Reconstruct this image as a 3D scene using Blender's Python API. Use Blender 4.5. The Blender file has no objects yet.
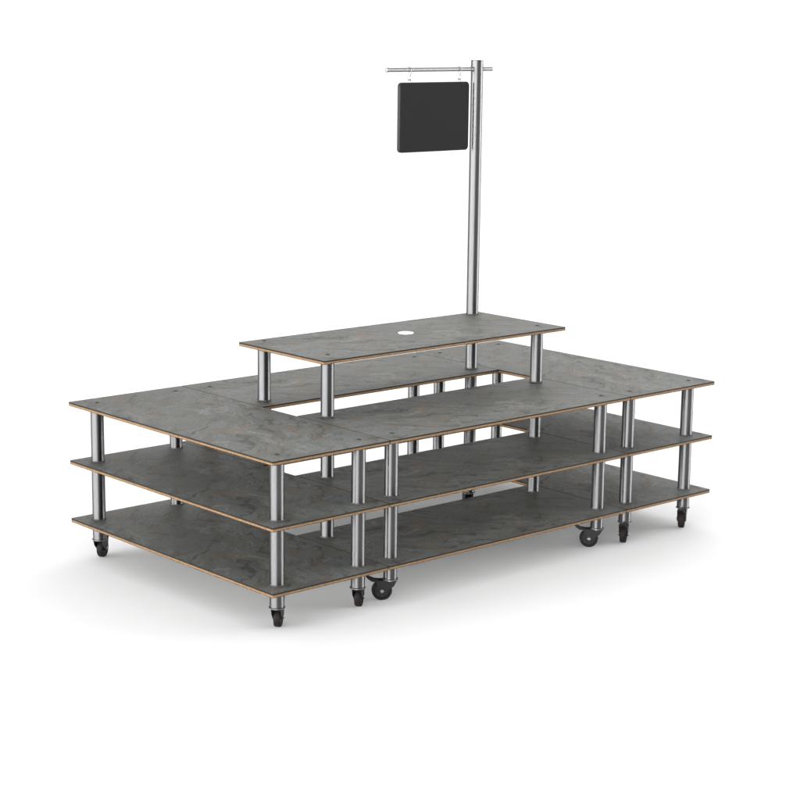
import bpy, bmesh, math, random
from mathutils import Vector, Matrix
random.seed(7)
S = bpy.context.scene
C = bpy.context.scene.collection
PI = math.pi

# ------------------------------------------------------------------ sizes (metres)
W = 0.493            # depth of a trolley that stands at an end
LEN_END = 1.2        # length of an end trolley
LEN_MID = 1.187      # length of the two long trolleys between the ends
DEP_MID = 0.5
TOTAL = 2 * W + LEN_MID
Z = (0.150, 0.3668, 0.5822)     # tops of the three shelves
ZR = 0.803                      # top of the raised table
INS = 0.0740                    # post centre to shelf edge
INSY = 0.0803
PR = 0.0240                     # post radius
TOPL, CORE, BOTL = 0.0048, 0.0070, 0.0016
TH = TOPL + CORE + BOTL
POLE_TOP = 1.796
CAM = (-3.4989, -4.5253, 1.9404)

# ------------------------------------------------------------------ materials
def newmat(name):
    m = bpy.data.materials.new(name); m.use_nodes = True
    nt = m.node_tree
    return m, nt, nt.nodes['Principled BSDF']

def N(nt, t, **kw):
    n = nt.nodes.new(t)
    for k, v in kw.items():
        if k.startswith('i_'):
            key = k[2:]
            n.inputs[int(key) if key.isdigit() else key.replace('_', ' ')].default_value = v
        else:
            setattr(n, k, v)
    return n

def ramp(nt, stops, interp='LINEAR'):
    r = nt.nodes.new('ShaderNodeValToRGB'); cr = r.color_ramp; cr.interpolation = interp
    while len(cr.elements) < len(stops): cr.elements.new(0.5)
    for e, (p, c) in zip(cr.elements, stops):
        e.position = p; e.color = (c, c, c, 1) if isinstance(c, (int, float)) else (*c, 1)
    return r

def mix(nt, fac, a, b, mode='MIX'):
    m = nt.nodes.new('ShaderNodeMix'); m.data_type = 'RGBA'; m.blend_type = mode
    for sock, v in ((m.inputs[0], fac), (m.inputs[6], a), (m.inputs[7], b)):
        if hasattr(v, 'links'): nt.links.new(v, sock)
        elif isinstance(v, (int, float)): sock.default_value = v
        else: sock.default_value = (*v, 1)
    return m.outputs[2]

def math_node(nt, op, a, b=None):
    m = nt.nodes.new('ShaderNodeMath'); m.operation = op
    for s, v in ((m.inputs[0], a), (m.inputs[1], b)):
        if v is None: continue
        if hasattr(v, 'links'): nt.links.new(v, s)
        else: s.default_value = v
    return m.outputs[0]

def stone_material():
    m, nt, b = newmat('slate_laminate'); L = nt.links.new
    tc = N(nt, 'ShaderNodeTexCoord')
    mp = N(nt, 'ShaderNodeMapping'); L(tc.outputs['Object'], mp.inputs[0])
    mp.inputs['Rotation'].default_value = (0, 0, 0.62)
    mp.inputs['Location'].default_value = (0.31, 0.12, 0)
    P = mp.outputs[0]
    # warp the coordinates so that veins wander
    wn = N(nt, 'ShaderNodeTexNoise', i_Scale=2.6, i_Detail=5.0, i_Roughness=0.58); L(P, wn.inputs['Vector'])
    sub = N(nt, 'ShaderNodeVectorMath', operation='SUBTRACT'); L(wn.outputs['Color'], sub.inputs[0]); sub.inputs[1].default_value = (.5, .5, .5)
    sc = N(nt, 'ShaderNodeVectorMath', operation='SCALE'); L(sub.outputs[0], sc.inputs[0]); sc.inputs['Scale'].default_value = 0.42
    ad = N(nt, 'ShaderNodeVectorMath', operation='ADD'); L(P, ad.inputs[0]); L(sc.outputs[0], ad.inputs[1])
    WP = ad.outputs[0]
    # streaky bedding of the slate
    ms = N(nt, 'ShaderNodeMapping'); L(WP, ms.inputs[0]); ms.inputs['Scale'].default_value = (1.0, 3.4, 1.0)
    streak = N(nt, 'ShaderNodeTexNoise', i_Scale=7.0, i_Detail=9.0, i_Roughness=0.66); L(ms.outputs[0], streak.inputs['Vector'])
    cloud = N(nt, 'ShaderNodeTexNoise', i_Scale=2.3, i_Detail=6.0, i_Roughness=0.6); L(WP, cloud.inputs['Vector'])
    grain = N(nt, 'ShaderNodeTexNoise', i_Scale=95.0, i_Detail=5.0, i_Roughness=0.7); L(P, grain.inputs['Vector'])
    rs = ramp(nt, [(0.30, (.038, .038, .034)), (0.43, (.088, .089, .083)), (0.57, (.142, .146, .140)), (0.74, (.220, .227, .222))])
    L(streak.outputs['Fac'], rs.inputs[0])
    rc = ramp(nt, [(0.32, (.076, .074, .066)), (0.50, (.120, .123, .117)), (0.68, (.178, .188, .190))])
    L(cloud.outputs['Fac'], rc.inputs[0])
    col = mix(nt, 0.5, rs.outputs[0], rc.outputs[0])
    rg = ramp(nt, [(0.33, 0.62), (0.5, 1.0), (0.68, 1.40)]); L(grain.outputs['Fac'], rg.inputs[0])
    col = mix(nt, 0.8, col, rg.outputs[0], 'MULTIPLY')
    # brown weathered patches
    bn = N(nt, 'ShaderNodeTexNoise', i_Scale=2.9, i_Detail=8.0, i_Roughness=0.70); L(ms.outputs[0], bn.inputs['Vector'])
    br = ramp(nt, [(0.48, 0.0), (0.64, 0.70)]); L(bn.outputs['Fac'], br.inputs[0])
    col = mix(nt, br.outputs[0], col, (.098, .083, .061))
    col = mix(nt, 1.0, col, (1.0, 1.025, 1.005), 'MULTIPLY')
    # dark fissures: thin level lines of a stretched noise, broken up by a second noise
    def fissure(scale, stretch, off, width, lo, hi, mscale, amount, detail=4.0):
        mv = N(nt, 'ShaderNodeMapping'); L(WP, mv.inputs[0])
        mv.inputs['Scale'].default_value = (1.0, stretch, 1.0); mv.inputs['Location'].default_value = off
        n = N(nt, 'ShaderNodeTexNoise', i_Scale=scale, i_Detail=detail, i_Roughness=0.5); L(mv.outputs[0], n.inputs['Vector'])
        d = math_node(nt, 'ABSOLUTE', math_node(nt, 'SUBTRACT', n.outputs['Fac'], 0.5))
        r = ramp(nt, [(0.0, 1.0), (width * .4, 0.7), (width, 0.0)]); L(d, r.inputs[0])
        k = N(nt, 'ShaderNodeTexNoise', i_Scale=mscale, i_Detail=4.0, i_Roughness=0.6); L(mv.outputs[0], k.inputs['Vector'])
        kr = ramp(nt, [(lo, 0.0), (hi, amount)]); L(k.outputs['Fac'], kr.inputs[0])
        return math_node(nt, 'MULTIPLY', r.outputs[0], kr.outputs[0])
    col = mix(nt, fissure(2.4, 2.8, (1.3, 4.1, 0), 0.026, .42, .56, 2.6, .85), col, (.030, .027, .022))
    col = mix(nt, fissure(5.0, 2.6, (7.3, 2.1, 0), 0.022, .47, .60, 3.6, .75), col, (.036, .033, .027))
    col = mix(nt, fissure(9.0, 2.6, (3.9, 6.6, 0), 0.022, .48, .60, 5.0, .60), col, (.042, .038, .031))
    # pale worn lines and rust coloured veins
    col = mix(nt, fissure(3.4, 2.4, (2.2, 9.1, 0), 0.026, .46, .62, 2.9, .50), col, (.250, .248, .232))
    col = mix(nt, fissure(1.5, 2.4, (5.2, 0.4, 0), 0.0095, .42, .52, 2.0, .85, 2.5), col, (.160, .100, .056))
    col = mix(nt, fissure(2.6, 2.5, (8.8, 3.4, 0), 0.0115, .48, .60, 2.2, .75, 2.5), col, (.145, .098, .058))
    col = mix(nt, fissure(4.2, 2.6, (0.8, 7.7, 0), 0.014, .50, .62, 3.0, .55, 3.0), col, (.135, .095, .060))
    L(col, b.inputs['Base Color'])
    rr = ramp(nt, [(0.3, 0.48), (0.7, 0.62)]); L(streak.outputs['Fac'], rr.inputs[0])
    L(rr.outputs[0], b.inputs['Roughness'])
    b.inputs['Specular IOR Level'].default_value = 0.3
    hsum = math_node(nt, 'ADD', math_node(nt, 'MULTIPLY', streak.outputs['Fac'], 1.0), math_node(nt, 'MULTIPLY', grain.outputs['Fac'], 0.35))
    bp = N(nt, 'ShaderNodeBump', i_Strength=0.25, i_Distance=0.004); L(hsum, bp.inputs['Height']); L(bp.outputs[0], b.inputs['Normal'])
    return m

def plywood_material():
    m, nt, b = newmat('plywood_edge'); L = nt.links.new
    tc = N(nt, 'ShaderNodeTexCoord')
    # plies: layers along the board's thickness
    sx = N(nt, 'ShaderNodeSeparateXYZ'); L(tc.outputs['Object'], sx.inputs[0])
    nz = N(nt, 'ShaderNodeTexNoise', i_Scale=9.0, i_Detail=4.0); L(tc.outputs['Object'], nz.inputs['Vector'])
    ph = math_node(nt, 'ADD', math_node(nt, 'MULTIPLY', sx.outputs['Z'], 2 * PI / 0.0023), math_node(nt, 'MULTIPLY', nz.outputs['Fac'], 1.2))
    s = math_node(nt, 'SINE', ph)
    r = ramp(nt, [(0.20, (.084, .047, .021)), (0.55, (.165, .094, .042)), (1.0, (.205, .126, .062))])
    L(math_node(nt, 'ADD', math_node(nt, 'MULTIPLY', s, 0.5), 0.5), r.inputs[0])
    mp = N(nt, 'ShaderNodeMapping'); L(tc.outputs['Object'], mp.inputs[0]); mp.inputs['Scale'].default_value = (1, 1, 0.25)
    g = N(nt, 'ShaderNodeTexNoise', i_Scale=140.0, i_Detail=4.0, i_Roughness=0.7); L(mp.outputs[0], g.inputs['Vector'])
    gr = ramp(nt, [(0.32, 0.62), (0.5, 0.95), (0.7, 1.15)]); L(g.outputs['Fac'], gr.inputs[0])
    col = mix(nt, 0.9, r.outputs[0], gr.outputs[0], 'MULTIPLY')
    L(col, b.inputs['Base Color']); b.inputs['Roughness'].default_value = 0.7
    b.inputs['Specular IOR Level'].default_value = 0.2
    return m

def simple_material(name, col, rough=0.5, metal=0.0, spec=0.5, var=0.12, scale=60, bump=0.0):
    m, nt, b = newmat(name); L = nt.links.new
    tc = N(nt, 'ShaderNodeTexCoord')
    n = N(nt, 'ShaderNodeTexNoise', i_Scale=scale, i_Detail=4.0, i_Roughness=0.6); L(tc.outputs['Object'], n.inputs['Vector'])
    r = ramp(nt, [(0.3, tuple(c * (1 - var) for c in col)), (0.7, tuple(c * (1 + var) for c in col))]); L(n.outputs['Fac'], r.inputs[0])
    L(r.outputs[0], b.inputs['Base Color'])
    r2 = ramp(nt, [(0.3, max(rough - .05, 0)), (0.7, min(rough + .05, 1))]); L(n.outputs['Fac'], r2.inputs[0]); L(r2.outputs[0], b.inputs['Roughness'])
    b.inputs['Metallic'].default_value = metal; b.inputs['Specular IOR Level'].default_value = spec
    if bump:
        bp = N(nt, 'ShaderNodeBump', i_Strength=bump, i_Distance=0.001); L(n.outputs['Fac'], bp.inputs['Height']); L(bp.outputs[0], b.inputs['Normal'])
    return m

def steel_material(name, col, rough, aniso, rot):
    m, nt, b = newmat(name); L = nt.links.new
    tc = N(nt, 'ShaderNodeTexCoord')
    mp = N(nt, 'ShaderNodeMapping'); L(tc.outputs['Object'], mp.inputs[0]); mp.inputs['Scale'].default_value = (1, 1, 14)
    n = N(nt, 'ShaderNodeTexNoise', i_Scale=45.0, i_Detail=4.0); L(mp.outputs[0], n.inputs['Vector'])
    r = ramp(nt, [(0.3, tuple(c * .98 for c in col)), (0.7, tuple(c * 1.02 for c in col))]); L(n.outputs['Fac'], r.inputs[0])
    L(r.outputs[0], b.inputs['Base Color'])
    b.inputs['Metallic'].default_value = 1.0
    r2 = ramp(nt, [(0.3, rough - .012), (0.7, rough + .012)]); L(n.outputs['Fac'], r2.inputs[0]); L(r2.outputs[0], b.inputs['Roughness'])
    b.inputs['Anisotropic'].default_value = aniso; b.inputs['Anisotropic Rotation'].default_value = rot
    tg = N(nt, 'ShaderNodeTangent', direction_type='RADIAL', axis='Z'); L(tg.outputs[0], b.inputs['Tangent'])
    return m

STONE = stone_material()
PLY = plywood_material()
LAMEDGE = simple_material('laminate_edge', (.008, .0075, .007), 0.65, spec=.15)
STEEL = steel_material('brushed_steel', (.112, .112, .114), 0.36, 0.97, 0.25)
STEELB = simple_material('satin_steel_bar', (.20, .20, .20), 0.55, 1.0, var=.06)
CHROME = simple_material('zinc_plated_steel', (.62, .62, .63), 0.28, 1.0, var=.06)
DULL = simple_material('dull_zinc', (.20, .20, .20), 0.42, 1.0, var=.06)
BLACK = simple_material('black_plastic', (.004, .004, .0042), 0.45, spec=.2)
FORK = simple_material('black_coated_fork', (.006, .006, .0062), 0.5, spec=.2)
TYRE = simple_material('dark_brown_rubber', (.0075, .0052, .0048), 0.65, spec=.12, scale=200)
RING = simple_material('dark_shade_ring', (.030, .030, .030), 0.6, spec=.3)  # near-black colour standing in for contact shade at the post bases
SCREW = simple_material('dark_screw_steel', (.028, .028, .028), 0.5, 0.2, spec=.3)
SIGN = simple_material('charcoal_board', (.0095, .0095, .0095), 0.8, spec=.08, var=.05, scale=300, bump=.05)
SIGNE = simple_material('black_board_edge', (.008, .008, .008), 0.5, spec=.2)
WHITE = simple_material('white_plastic', (.74, .74, .73), 0.4, var=.02)
FLOOR = simple_material('white_studio_floor', (.90, .90, .90), 0.9, spec=.0, var=.01, scale=3)

# ------------------------------------------------------------------ mesh helpers
def obj(name, bm, mats, parent=None, loc=(0, 0, 0), rot=(0, 0, 0), smooth=True, angle=35):
    me = bpy.data.meshes.new(name)
    bmesh.ops.recalc_face_normals(bm, faces=bm.faces[:])
    bm.to_mesh(me); bm.free()
    for mm in (mats if isinstance(mats, (list, tuple)) else [mats]): me.materials.append(mm)
    if smooth:
        for p in me.polygons: p.use_smooth = True
        me.set_sharp_from_angle(angle=math.radians(angle))
    o = bpy.data.objects.new(name, me); C.objects.link(o)
    o.location = loc; o.rotation_euler = rot
    if parent: o.parent = parent
    return o

def thing(name, label, cat, loc, rotz=0, group=None):
    o = bpy.data.objects.new(name, None); C.objects.link(o)
    o.empty_display_size = 0.1
    o.location = loc; o.rotation_euler = (0, 0, rotz)
    o['label'] = label; o['category'] = cat
    if group: o['group'] = group
    return o

def loop_faces(bm, rings, mat=0, cap0=True, cap1=True):
    """rings: lists of points with the same count, bridged in order"""
    vs = [[bm.verts.new(p) for p in r] for r in rings]
    n = len(vs[0])
    for a, b in zip(vs, vs[1:]):
        for i in range(n):
            f = bm.faces.new((a[i], a[(i + 1) % n], b[(i + 1) % n], b[i])); f.material_index = mat
    if cap0: f = bm.faces.new(vs[0][::-1]); f.material_index = mat
    if cap1: f = bm.faces.new(vs[-1]); f.material_index = mat

def rrect(lx, ly, r, z, k=6, grow=0.0):
    """rounded rectangle centred on the origin"""
    hx, hy = lx / 2 + grow, ly / 2 + grow
    r = max(r + grow, 1e-4); pts = []
    for cx, cy, a0 in ((hx - r, hy - r, 0), (-hx + r, hy - r, 90), (-hx + r, -hy + r, 180), (hx - r, -hy + r, 270)):
        for i in range(k + 1):
            a = math.radians(a0 + 90 * i / k)
            pts.append((cx + r * math.cos(a), cy + r * math.sin(a), z))
    return pts

def slab(bm, lx, ly, r, z0, z1, bev, mat=0, edge=None):
    rings = [rrect(lx, ly, r, z0, grow=-bev), rrect(lx, ly, r, z0 + bev), rrect(lx, ly, r, z1 - bev), rrect(lx, ly, r, z1, grow=-bev)]
    n0 = len(bm.faces)
    loop_faces(bm, rings, mat)
    if edge is not None:
        bm.faces.ensure_lookup_table()
        for f in bm.faces[n0:]:
            f.normal_update()
            if len(f.verts) == 4: f.material_index = edge

def lathe(bm, prof, mat=0, seg=40, axis='Z', c=(0, 0, 0), cap=True):
    rings = []
    for r, h in prof:
        ring = []
        for i in range(seg):
            a = 2 * PI * i / seg
            p = (r * math.cos(a), r * math.sin(a), h)
            if axis == 'Y': p = (p[0], p[2], p[1])
            if axis == 'X': p = (p[2], p[0], p[1])
            ring.append((p[0] + c[0], p[1] + c[1], p[2] + c[2]))
        rings.append(ring)
    loop_faces(bm, rings, mat, cap, cap)

def tube(bm, pts, r, seg=10, mat=0):
    pts = [Vector(p) for p in pts]; rings = []
    t0 = (pts[1] - pts[0]).normalized()
    nrm = t0.orthogonal().normalized()
    for i, p in enumerate(pts):
        t = (pts[min(i + 1, len(pts) - 1)] - pts[max(i - 1, 0)]).normalized()
        nrm = (nrm - t * nrm.dot(t)).normalized(); bn = t.cross(nrm)
        rings.append([tuple(p + r * (math.cos(2 * PI * k / seg) * nrm + math.sin(2 * PI * k / seg) * bn)) for k in range(seg)])
    loop_faces(bm, rings, mat)

def prism_xz(bm, outline, y0, y1, mat=0):
    loop_faces(bm, [[(x, y0, z) for x, z in outline], [(x, y1, z) for x, z in outline]], mat)

# ------------------------------------------------------------------ parts
def make_shelf(parent, lx, ly, ztop, screws, name='shelf'):
    bm = bmesh.new()
    slab(bm, lx, ly, 0.006, -TOPL, 0.0, 0.0005, 0, 1)
    slab(bm, lx, ly, 0.006, -TH, -TH + BOTL, 0.0003, 0, 1)
    sh = obj(name, bm, [STONE, LAMEDGE], parent, (0, 0, ztop), smooth=True, angle=30)
    bm = bmesh.new()
    slab(bm, lx, ly, 0.006, -TH + BOTL, -TOPL, 0.0002, 0)
    obj('plywood_core', bm, PLY, sh)
    for x, y in screws:
        bm = bmesh.new()
        lathe(bm, [(.0085, .0002), (.0085, .0012), (.0070, .0022), (.0042, .0024), (.0038, .0012)], 0, 20)
        obj('screw', bm, SCREW, sh, (x, y, 0))
    return sh

def make_post(parent, x, y, z0, z1, name='post', ring=True):
    h = z1 - z0
    bm = bmesh.new()
    lathe(bm, [(PR - .0012, .0004), (PR, .0016), (PR, h - .0010), (PR - .0010, h - .0002)], 0, 56)
    p = obj(name, bm, STEEL, parent, (x, y, z0))
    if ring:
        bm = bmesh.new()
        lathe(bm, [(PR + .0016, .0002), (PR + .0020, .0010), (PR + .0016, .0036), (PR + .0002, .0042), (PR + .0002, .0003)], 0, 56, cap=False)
        obj('contact_shade_ring', bm, RING, p)  # dark ring modelled as the contact shade round the post's base
    return p

WR = 0.0352; TRAIL = 0.028; ZC = 0.0765
def make_caster(parent, x, y, ang):
    """swivel axis at the origin, wheel trails along local +x"""
    bm = bmesh.new()
    lathe(bm, [(.0262, ZC), (.0272, ZC - .0008), (.0272, ZC - .0028), (.0255, ZC - .0040), (.0185, ZC - .0044), (.0185, ZC - .008)], 1, 40)   # zinc collar ring under the post
    # fork: top plate and two cheeks
    zt = ZC - .0042
    top = [(-.024, zt - .0005), (-.020, zt - .0042), (.046, zt - .0042), (.050, zt - .0005)]
    prism_xz(bm, top, -.0165, .0165, 0)
    for s in (-1, 1):
        ck = [(-.022, zt - .001), (-.012, .052), (TRAIL - .0115, WR - .006), (TRAIL - .006, WR - .0105), (TRAIL + .006, WR - .0105), (TRAIL + .0105, WR - .004), (.044, .052), (.050, zt - .001)]
        prism_xz(bm, ck, s * .0138, s * .0168, 0)
        lathe(bm, [(.0062, s * .0166), (.0062, s * .0192), (.0046, s * .0202)], 1, 16, 'Y', (TRAIL, 0, WR))
    c = obj('caster', bm, [FORK, DULL], parent, (x, y, 0), (0, 0, ang), angle=30)
    bm = bmesh.new()
    # tyre and dished hub
    w = .0118
    lathe(bm, [(WR - .0085, -w), (WR - .0035, -w), (WR - .0008, -w + .0026), (WR, -w + .006), (WR, w - .006), (WR - .0008, w - .0026), (WR - .0035, w), (WR - .0085, w)], 0, 48, 'Y', (TRAIL, 0, WR), cap=False)
    lathe(bm, [(.004, -w - .0005), (.0105, -w - .0005), (.012, -w + .003), (WR - .0100, -w + .003), (WR - .0085, -w), (WR - .0085, w), (WR - .0100, w - .003), (.012, w - .003), (.0105, w + .0005), (.004, w + .0005)], 1, 48, 'Y', (TRAIL, 0, WR))
    for s in (-1, 1):
        for k in range(6):
            a = k * PI / 3 + .3
            lathe(bm, [(.0028, s * (w - .0032)), (.0028, s * (w - .0018)), (.0018, s * (w - .0014))], 2, 10, 'Y', (TRAIL + .0185 * math.cos(a), 0, WR + .0185 * math.sin(a)))
    obj('wheel', bm, [TYRE, BLACK, FORK], c)
    bm = bmesh.new()
    # brake pedal that sweeps up and out over the wheel
    pl = [(.036, zt - .0050), (.036, zt + .0010), (.056, zt + .0020), (.070, zt + .0080), (.080, zt + .0150), (.0835, zt + .0125), (.075, zt + .0030), (.062, zt - .0058)]
    prism_xz(bm, pl, -.0125, .0125, 0)
    bmesh.ops.bevel(bm, geom=[e for e in bm.edges], offset=.0008, segments=1, affect='EDGES')
    obj('brake_pedal', bm, BLACK, c, angle=30)
    return c

def view_dir(x, y):
    return math.atan2(y - CAM[1], x - CAM[0])     # heading from the camera to the point

def make_trolley(name, label, lx, ly, ix, iy, loc, rotz, group):
    t = thing(name, label, 'trolley', loc, rotz, group)
    spots = [(sx * (lx / 2 - ix), sy * (ly / 2 - iy)) for sx in (-1, 1) for sy in (-1, 1)]
    for k, z in enumerate(Z):
        make_shelf(t, lx, ly, z, spots if k == 2 else [])
    for x, y in spots:
        make_post(t, x, y, Z[0], Z[1] - TH); make_post(t, x, y, Z[1], Z[2] - TH)
        make_post(t, x, y, ZC - .0002, Z[0] - TH, ring=False)
        make_caster(t, x, y, 0)
    return t

def copy_tree(o, parent=None):
    c = o.copy(); C.objects.link(c)
    if parent: c.parent = parent
    for ch in list(o.children): copy_tree(ch, c)
    return c

def aim_casters(t, fn):
    """turn each swivel caster about its own stem"""
    for ch in t.children:
        if ch.name.split('.')[0] == 'caster':
            p = Matrix.Rotation(t.rotation_euler.z, 3, 'Z') @ ch.location + t.location
            ch.rotation_euler = (0, 0, fn(p.x, p.y) - t.rotation_euler.z)

# ------------------------------------------------------------------ the four trolleys
G = .0012     # half of the narrow joint between neighbours
GRP = 'three-shelf trolleys pushed together round an open middle'
left = make_trolley('shelf_trolley', 'three-shelf slate trolley at the left end, its short side facing front and long tan edge facing left',
                    LEN_END, W - 2 * G, INS, INS, (W / 2, LEN_END / 2, 0), PI / 2, GRP)
right = copy_tree(left); right.location = (TOTAL - W / 2, LEN_END / 2, 0)
front = make_trolley('shelf_trolley', '', LEN_MID - 2 * G, DEP_MID, INS, INSY, (W + LEN_MID / 2, DEP_MID / 2, 0), 0, GRP)
front['label'] = 'long three-shelf slate trolley along the front, with two black wheels seen flat on'
back = copy_tree(front); back.location = (W + LEN_MID / 2, LEN_END - DEP_MID / 2, 0)
back['label'] = 'long three-shelf slate trolley along the back, mostly hidden under and behind the raised table'
left['label'] = 'three-shelf slate trolley at the left end, its long tan plywood edge facing left'
right['label'] = 'three-shelf slate trolley at the right end, its shelves ending in the right-hand points'

R = math.radians
aim_casters(left, lambda x, y: view_dir(x, y) - R(20 if y > .6 and x < .2 else 9))
aim_casters(right, lambda x, y: view_dir(x, y) + PI - R(5))
aim_casters(front, lambda x, y: view_dir(x, y) + PI / 2 + R(4))
aim_casters(back, lambda x, y: view_dir(x, y) + R(12))

# ------------------------------------------------------------------ the raised table with its sign pole
RX0, RX1, RY0, RY1 = .478, 1.670, .3295, .8160
rc = ((RX0 + RX1) / 2, (RY0 + RY1) / 2)
riser = thing('riser_table', 'raised slate-topped table with four short posts and the tall sign pole', 'display table', (rc[0], rc[1], Z[2]), 0)
rp = [(W + INS, DEP_MID - INSY), (W + LEN_MID - INS, DEP_MID - INSY), (W + INS, LEN_END - DEP_MID + INSY), (W + LEN_MID - INS, LEN_END - DEP_MID + INSY)]
loc = [(x - rc[0], y - rc[1]) for x, y in rp]
rt = make_shelf(riser, RX1 - RX0, RY1 - RY0, ZR - Z[2], loc[:3], 'tabletop')
for x, y in loc:
    make_post(riser, x, y, .0026, ZR - TH - Z[2])
# white cable cover set into the table top
bm = bmesh.new()
lathe(bm, [(.0270, .0002), (.0290, .0008), (.0295, .0022), (.0285, .0036), (.0255, .0044), (.0120, .0048)], 0, 48)
obj('cable_cover', bm, WHITE, riser, (1.085 - rc[0], .5916 - rc[1], ZR - Z[2]))
# pole
px, py = loc[3]; pz = ZR - Z[2]
ph = POLE_TOP - ZR
bm = bmesh.new()
lathe(bm, [(PR - .0014, .0004), (PR, .0018), (PR, ph - .0012), (PR - .0012, ph), (PR - .0030, ph), (PR - .0030, ph - .06)], 0, 64)
pole = obj('sign_pole', bm, STEEL, riser, (px, py, pz))
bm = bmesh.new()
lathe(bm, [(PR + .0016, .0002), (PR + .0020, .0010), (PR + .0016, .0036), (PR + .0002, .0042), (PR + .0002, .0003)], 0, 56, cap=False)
obj('contact_shade_ring', bm, RING, pole)  # contact shade at the pole's foot, built as a dark ring
# cross bar through the pole
BZ = 1.7616; bx0, bx1 = 1.1426, 1.6863
wx, wy = rp[3]
bm = bmesh.new(); br = .0078
lathe(bm, [(br - .002, bx0 - wx), (br, bx0 - wx + .002), (br, bx1 - wx - .0015), (br - .0015, bx1 - wx)], 0, 28, 'X')
cb = obj('crossbar', bm, STEELB, pole, (0, 0, BZ - ZR))
bm = bmesh.new()
lathe(bm, [(.006, bx0 - wx - .004), (.0080, bx0 - wx - .003), (.0086, bx0 - wx - .001), (.0086, bx0 - wx + .006), (.0079, bx0 - wx + .007)], 0, 28, 'X')
obj('end_cap', bm, STEELB, pole, (0, 0, BZ - ZR))
bm = bmesh.new()
lathe(bm, [(br + .0002, -PR - .006), (br + .0014, -PR - .005), (br + .0014, -PR + .012), (br + .0002, -PR + .013)], 0, 28, 'X', cap=False)
obj('clamp_ring', bm, STEELB, pole, (0, 0, BZ - ZR))

# ------------------------------------------------------------------ the hanging sign
sx0, sx1, sz0, sz1 = 1.2011, 1.5604, 1.4535, 1.7145
sign = thing('hanging_sign', 'blank charcoal square sign board with rounded corners hanging from the bar on two hooks', 'sign', ((sx0 + sx1) / 2, wy, sz0))
sw, sh = sx1 - sx0, sz1 - sz0
bm = bmesh.new()
y2 = .0080; bev = .0025
def rr(y, g): return [(x, y, z + sh / 2) for x, z, _ in rrect(sw, sh, .016, 0, 8, g)]
loop_faces(bm, [rr(-y2, -bev), rr(-y2 + bev, 0), rr(y2 - bev, 0), rr(y2, -bev)], 0)
bm.normal_update()
for f in bm.faces:
    if len(f.verts) == 4: f.material_index = 1
obj('board', bm, [SIGN, SIGNE], sign)
for sx in (-.245, .228):
    x = sx * 0 + (1.255 if sx < 0 else 1.512) - (sx0 + sx1) / 2
    zt = BZ - sz0
    pts = []
    for i in range(15):                      # loop over the bar
        a = math.radians(-70 + 250 * i / 14)
        pts.append((x, .0102 * math.cos(a), zt + .0102 * math.sin(a)))
    pts += [(x, -.0095, zt - .010), (x + .001, -.004, zt - .018), (x + .002, 0, zt - .022)]
    for i in range(13):                      # ring through the eye on the board
        a = math.radians(90 - 300 * i / 12)
        pts.append((x + .002 + .0075 * math.cos(a), .001 * i / 12, zt - .0305 + .0085 * math.sin(a)))
    bm = bmesh.new(); tube(bm, pts, .0013, 8)
    hk = obj('hook', bm, DULL, sign)
    pts = [(x + .001 + .0075 * math.cos(math.radians(a)), 0, sh + .0005 + .0105 * math.sin(math.radians(a))) for a in range(0, 181, 15)]
    bm = bmesh.new(); tube(bm, pts, .0012, 8)
    obj('eyelet', bm, DULL, hk)

# ------------------------------------------------------------------ setting
bm = bmesh.new()
bmesh.ops.create_grid(bm, x_segments=1, y_segments=1, size=60)
fl = obj('floor', bm, FLOOR, None, (0, 0, 0), smooth=False); fl['kind'] = 'structure'

# ------------------------------------------------------------------ studio light
wd = bpy.data.worlds.new('World'); S.world = wd; wd.use_nodes = True
nt = wd.node_tree; L = nt.links.new
bg = nt.nodes['Background']
tc = N(nt, 'ShaderNodeTexCoord')
sep = N(nt, 'ShaderNodeSeparateXYZ'); L(tc.outputs['Generated'], sep.inputs[0])
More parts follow.
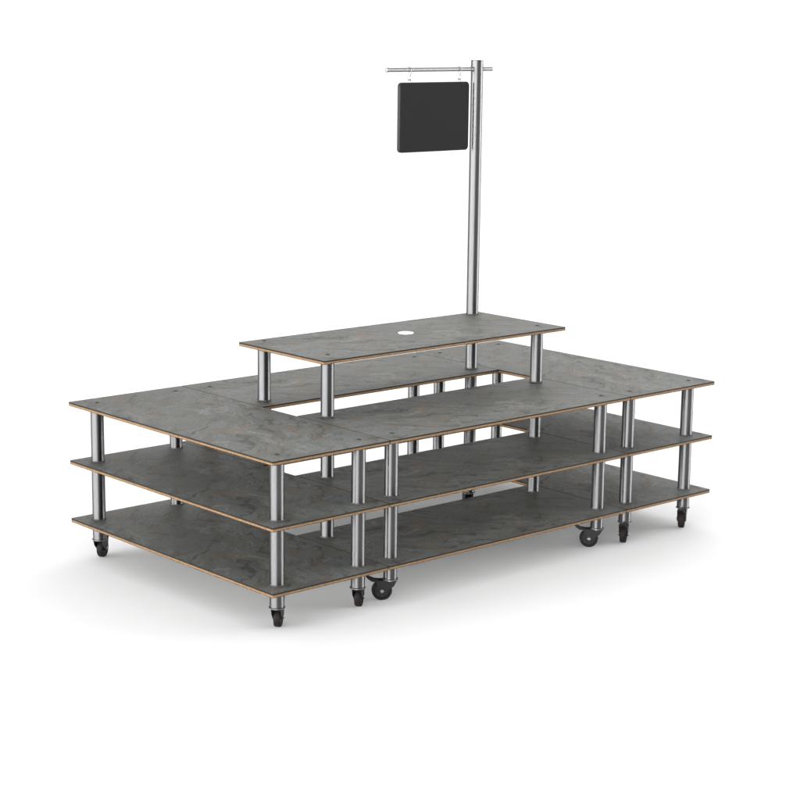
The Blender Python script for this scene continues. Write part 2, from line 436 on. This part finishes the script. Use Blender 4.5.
# heading measured from the direction table -> camera, positive towards the camera's right
cam_heading = math.atan2(CAM[1] - .6, CAM[0] - 1.1)
rotn = N(nt, 'ShaderNodeMapping', vector_type='POINT'); L(tc.outputs['Generated'], rotn.inputs[0])
rotn.inputs['Rotation'].default_value = (0, 0, -cam_heading)
s2 = N(nt, 'ShaderNodeSeparateXYZ'); L(rotn.outputs[0], s2.inputs[0])
az = math_node(nt, 'ARCTAN2', s2.outputs['Y'], s2.outputs['X'])         # -pi..pi
az = math_node(nt, 'ADD', math_node(nt, 'DIVIDE', az, 2 * PI), 0.5)     # 0.5 = towards the camera
def A(deg): return 0.5 + deg / 360.0
AZ = ramp(nt, [(A(-146), .031), (A(-136), .01), (A(-104), .01), (A(-88), .75), (A(-62), 1.0), (A(-14), 1.0), (A(4), .25), (A(14), 0.0), (A(72), 0.0), (A(84), .75), (A(108), .75), (A(124), .031)])
AZ_GAIN = 54.0
L(az, AZ.inputs[0])
hor = mix(nt, 1.0, AZ.outputs[0], (AZ_GAIN, AZ_GAIN, AZ_GAIN), 'MULTIPLY')
el = math_node(nt, 'DIVIDE', math_node(nt, 'ARCSINE', sep.outputs['Z']), PI / 2)
ER = ramp(nt, [(0.0, 0.0), (0.035, 0.0), (0.135, 1.0)]); L(el, ER.inputs[0])
top = (.96, .96, .96)
col = mix(nt, ER.outputs[0], hor, top)
L(col, bg.inputs['Color']); bg.inputs['Strength'].default_value = 1.0

def area(name, loc, target, sx, sy, power, col=(1, 1, 1)):
    l = bpy.data.lights.new(name, 'AREA'); l.shape = 'RECTANGLE'; l.size = sx; l.size_y = sy; l.energy = power; l.color = col
    o = bpy.data.objects.new(name, l); C.objects.link(o); o.location = loc
    o.rotation_euler = (Vector(target) - Vector(loc)).to_track_quat('-Z', 'Y').to_euler()
    return o
area('key_softbox', (4.6, 2.6, 4.6), (1.0, .5, .3), 3.8, 3.8, 68)

# ------------------------------------------------------------------ camera
cam = bpy.data.cameras.new('camera'); co = bpy.data.objects.new('camera', cam); C.objects.link(co)
yaw, pitch, roll, f = .7277, -.1997, .0120, 1872.536
fw = Vector((math.sin(yaw) * math.cos(pitch), math.cos(yaw) * math.cos(pitch), math.sin(pitch)))
r = fw.cross(Vector((0, 0, 1))).normalized(); u = r.cross(fw)
r, u = math.cos(roll) * r + math.sin(roll) * u, -math.sin(roll) * r + math.cos(roll) * u
M = Matrix((r, u, -fw)).transposed().to_4x4(); M.translation = CAM
co.matrix_world = M
cam.sensor_width = 36; cam.lens = f / 800 * 36
cam.clip_start = .05; cam.clip_end = 300
S.camera = co

S.view_settings.view_transform = 'Standard'; S.view_settings.look = 'None'
S.view_settings.exposure = 0; S.view_settings.gamma = 1
S.render.film_transparent = False
